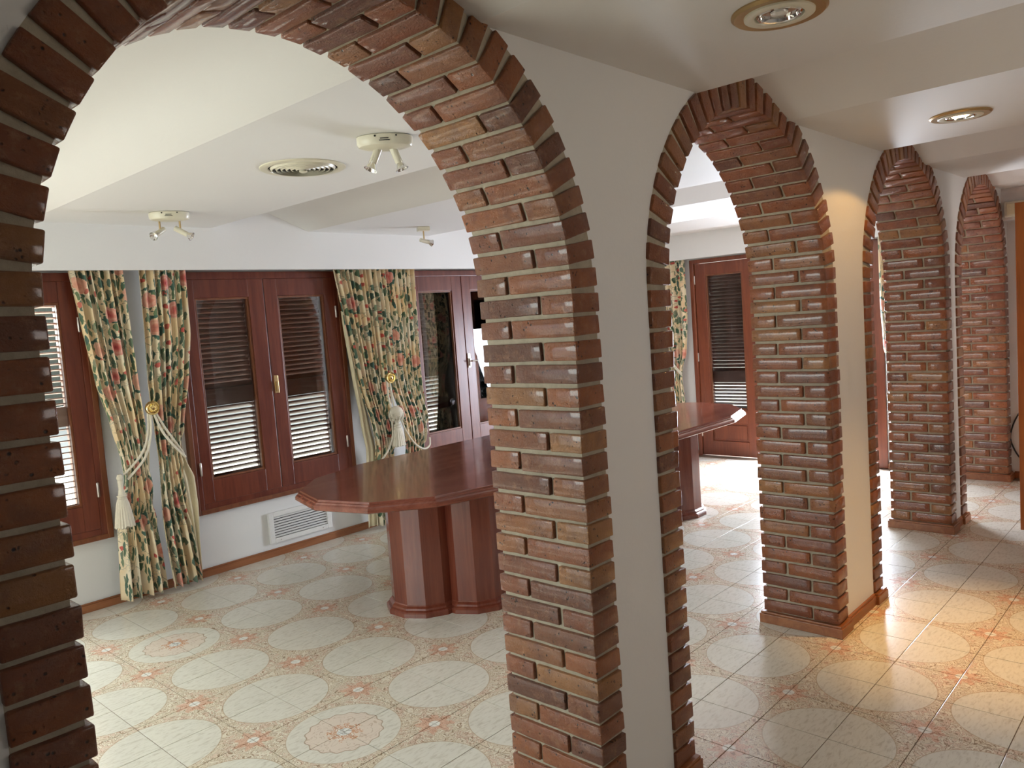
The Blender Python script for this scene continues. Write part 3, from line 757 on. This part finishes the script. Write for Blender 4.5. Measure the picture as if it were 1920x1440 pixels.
for pts in ([(3.86, 4.95, 1.18), (3.862, 4.95, 1.05), (3.885, 4.95, .95)], [(3.885, 4.95, 1.18), (3.90, 4.95, 1.05), (3.915, 4.95, .95)],
            [(3.95, 4.93, .87), (3.99, 4.93, .77), (4.07, 4.93, .65), (4.17, 4.94, .585), (4.25, 4.955, .60), (4.28, 4.98, .66)],
            [(3.86, 4.93, .86), (3.855, 4.93, .74), (3.80, 4.93, .64), (3.72, 4.94, .56), (3.69, 4.96, .53)]):
    MB().tube(rel(K2, spline(pts)), .0075).build('cord', M['cord'], K2, smooth=True)
tassel(K2, .035, -.02, .975-1.205, .825-1.205, .655-1.205, .028, .058, .058)
K3 = tag(root('curtain_tieback', (7.28, 4.42, .95)), 'cream cord tieback around the curtain in the far corner', 'tieback')
for dz in (0, .02): MB().tube(rel(K3, spline([(7.27, 4.50, 1.03+dz), (7.265, 4.44, .99+dz), (7.27, 4.38, .92+dz), (7.285, 4.34, .87+dz)])), .008).build('cord', M['cord'], K3, smooth=True)

# ------------------------------------------------------------------ ceiling fittings
def spotlight(x, y, heads, label, double=True, rz=0):
    r = tag(root('ceiling_spotlight', (x, y, ZC), rz), label, 'spotlight', 'cream ceiling spotlights')
    if double:
        MB().lathe([(.062, 0), (.066, -.003), (.066, -.030), (.062, -.040), (.050, -.046), (.030, -.050)], 40, sx=1.62).build('canopy', M['cream'], r, smooth=True)
        sl = MB()
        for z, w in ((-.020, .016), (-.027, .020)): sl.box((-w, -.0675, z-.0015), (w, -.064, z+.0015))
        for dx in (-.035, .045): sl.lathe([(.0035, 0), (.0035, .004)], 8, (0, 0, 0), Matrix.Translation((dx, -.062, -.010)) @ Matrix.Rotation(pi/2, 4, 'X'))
        sl.build('vent_slot', M['dark'], r)  # dark strips painting the shade of the slots
    else:
        MB().box((-.045, -.035, -.032), (.045, .035, 0)).build('canopy', M['cream'], r, bevel=.006)
    for (hx, drop, aim) in heads:
        st = MB().tube([(hx, 0, -.045 if double else -.03), (hx, 0, -.045-drop)], .0055, 10).build('stem', M['oldbrass'], r, smooth=True)
        d = Vector(aim).normalized(); q = d.to_track_quat('Z', 'Y').to_matrix().to_4x4()
        tf = Matrix.Translation((hx, 0, -.05-drop)) @ q
        hd = MB().lathe([(.013, -.035), (.015, -.033), (.015, .040), (.013, .043)], 20, tf=tf).build('lamp_head', M['cream'], r, smooth=True)
        MB().lathe([(.013, .043), (.018, .052), (.025, .066), (.026, .069), (.024, .069), (.016, .053), (.004, .046)], 24, tf=tf).build('reflector_bulb', M['steel'], hd, smooth=True)
        MB().tube([tf @ Vector((.031*cos(a*pi/12), .012, .045+.031*sin(a*pi/12))) for a in range(25)], .0009, 5).build('wire_guard', M['silver'], hd)
    return r
spotlight(1.975, 2.42, [(-.035, .012, (-.45, -.15, -1)), (.035, .012, (.35, -.05, -1))], 'cream twin ceiling spotlight nearest the arch, both heads pointing down', rz=rad(-40))
spotlight(2.02, 4.42, [(-.055, .055, (-.8, -1.2, -.75)), (.050, .055, (1.0, -.25, -.62))], 'cream twin ceiling spotlight above the tied curtains, heads turned apart', rz=rad(-28))
spotlight(3.97, 4.50, [(0, .055, (1, .35, -.25))], 'small single ceiling spotlight on a square base near the window', False, rz=rad(-30))

V = tag(root('ceiling_diffuser', (2.012, 3.045, ZC)), 'round cream air diffuser of concentric rings in the white ceiling', 'vent')
MB().lathe([(.186, 0), (.186, -.004), (.178, -.008), (.152, -.007), (.149, -.002), (.149, .0)], 56, cap=False).build('rim', M['cream'], V, smooth=True)
MB().lathe([(.150, -.0008), (.0005, -.0008)], 40, cap=False).build('duct_shade_disc', M['dark'], V)  # flat dark disc painting the shade inside the duct
for rr in (.133, .112, .091, .070, .049, .028):
    MB().lathe([(rr+.009, -.003), (rr+.003, -.013), (rr-.001, -.014), (rr+.001, -.011), (rr+.007, -.003)], 48, cap=False).build('ring', M['cream'], V, smooth=True)
MB().lathe([(.016, -.002), (.018, -.020), (.010, -.024), (.0005, -.0245)], 24, cap=False).build('hub', M['cream'], V, smooth=True)

def downlight(x, y, label, lit):
    r = tag(root('downlight', (x, y, ZC)), label, 'downlight', 'recessed corridor downlights')
    MB().lathe([(.119, 0), (.119, -.004), (.112, -.010), (.088, -.008), (.086, -.004), (.086, 0)], 56, cap=False).build('brass_ring', M['oldbrass'], r, smooth=True)
    MB().lathe([(.088, -.003), (.087, -.012), (.078, -.015), (.062, -.013), (.059, -.006), (.059, -.001)], 56, cap=False).build('inner_ring', M['cream'], r, smooth=True)
    MB().lathe([(.057, -.001), (.057, -.010), (.053, -.013), (.049, -.011), (.047, -.003), (.030, -.0018), (.0005, -.0012)], 48, cap=False).build('reflector', M['steel'], r, smooth=True)
    MB().lathe([(.022, -.003), (.020, -.008), (.0005, -.011)] if not lit else [(.036, -.004), (.032, -.008), (.0005, -.010)], 28, cap=False).build('bulb', M['lit'] if lit else M['bulb'], r, smooth=True)
    if lit:
        for nm, sz, bl, e in (('wide', 136, .12, 9), ('narrow', 46, 1.0, 150)):
            l = bpy.data.lights.new('downlight_'+nm, 'SPOT'); l.energy = e; l.color = (1, .56, .17); l.spot_size = rad(sz); l.spot_blend = bl; l.shadow_soft_size = .02
            lo = bpy.data.objects.new('lamp_beam', l); COL.objects.link(lo); lo.parent = r; lo.location = (0, 0, -.022)
    return r
downlight(2.025, .868, 'brass and cream recessed downlight, unlit, nearest the camera', False)
downlight(3.880, .888, 'brass and cream recessed downlight, lit, in the second ceiling strip', True)

# wall grille below window 2
Gv = tag(root('air_grille', (3.107, WY, .21)), 'white louvred air grille low on the wall under the window', 'vent')
mb = MB()
for (a, b, c, d) in ((-.265, -.113, -.225, .113), (.225, -.113, .265, .113), (-.225, -.113, .225, -.078), (-.225, .078, .225, .113)): mb.box((a, -.022, b), (c, 0, d))
mb.build('frame', M['white'], Gv, bevel=.004)
MB().box((-.225, -.002, -.078), (.225, -.001, .078)).build('backing', M['dark'], Gv)  # dark sheet painting the shade behind the grille slats
gs = MB().box((-.224, -.008, -.0018), (.224, .008, .0018)).mesh('grille_slat', bevel=.0012); gs.materials.append(M['white'])
for k in range(8): link('slat', gs, None, Gv, (0, -.012, -.067+.0195*k), (rad(40), 0, 0))
for dx in (-.18, .18): MB().lathe([(.004, 0), (.004, .003)], 8, tf=Matrix.Translation((dx, -.022, -.096)) @ Matrix.Rotation(pi/2, 4, 'X')).build('screw', M['silver'], Gv)

# box on the bulkhead, cable on the end wall
Bx = tag(root('emergency_light', (EPX, 1.275, 2.165)), 'pale yellowish box fixed high at the corridor end beside the farthest arch', 'lamp')
MB().box((-.045, -.085, -.058), (0, .085, .058)).build('housing', M['cream'], Bx, bevel=.008)
MB().box((-.050, -.068, -.042), (-.045, .068, .042)).build('cover', M['lining'], Bx, bevel=.002)
c = MB().tube(spline([(7.415, 1.27, .64), (7.415, 1.31, .57), (7.412, 1.365, .45), (7.412, 1.388, .34), (7.412, 1.37, .26), (7.412, 1.33, .18), (7.412, 1.28, .12)]), .006).build('power_cable', M['black'], None, smooth=True)
tag(c, 'black cable looping down the end wall beside the farthest arch', 'cable')
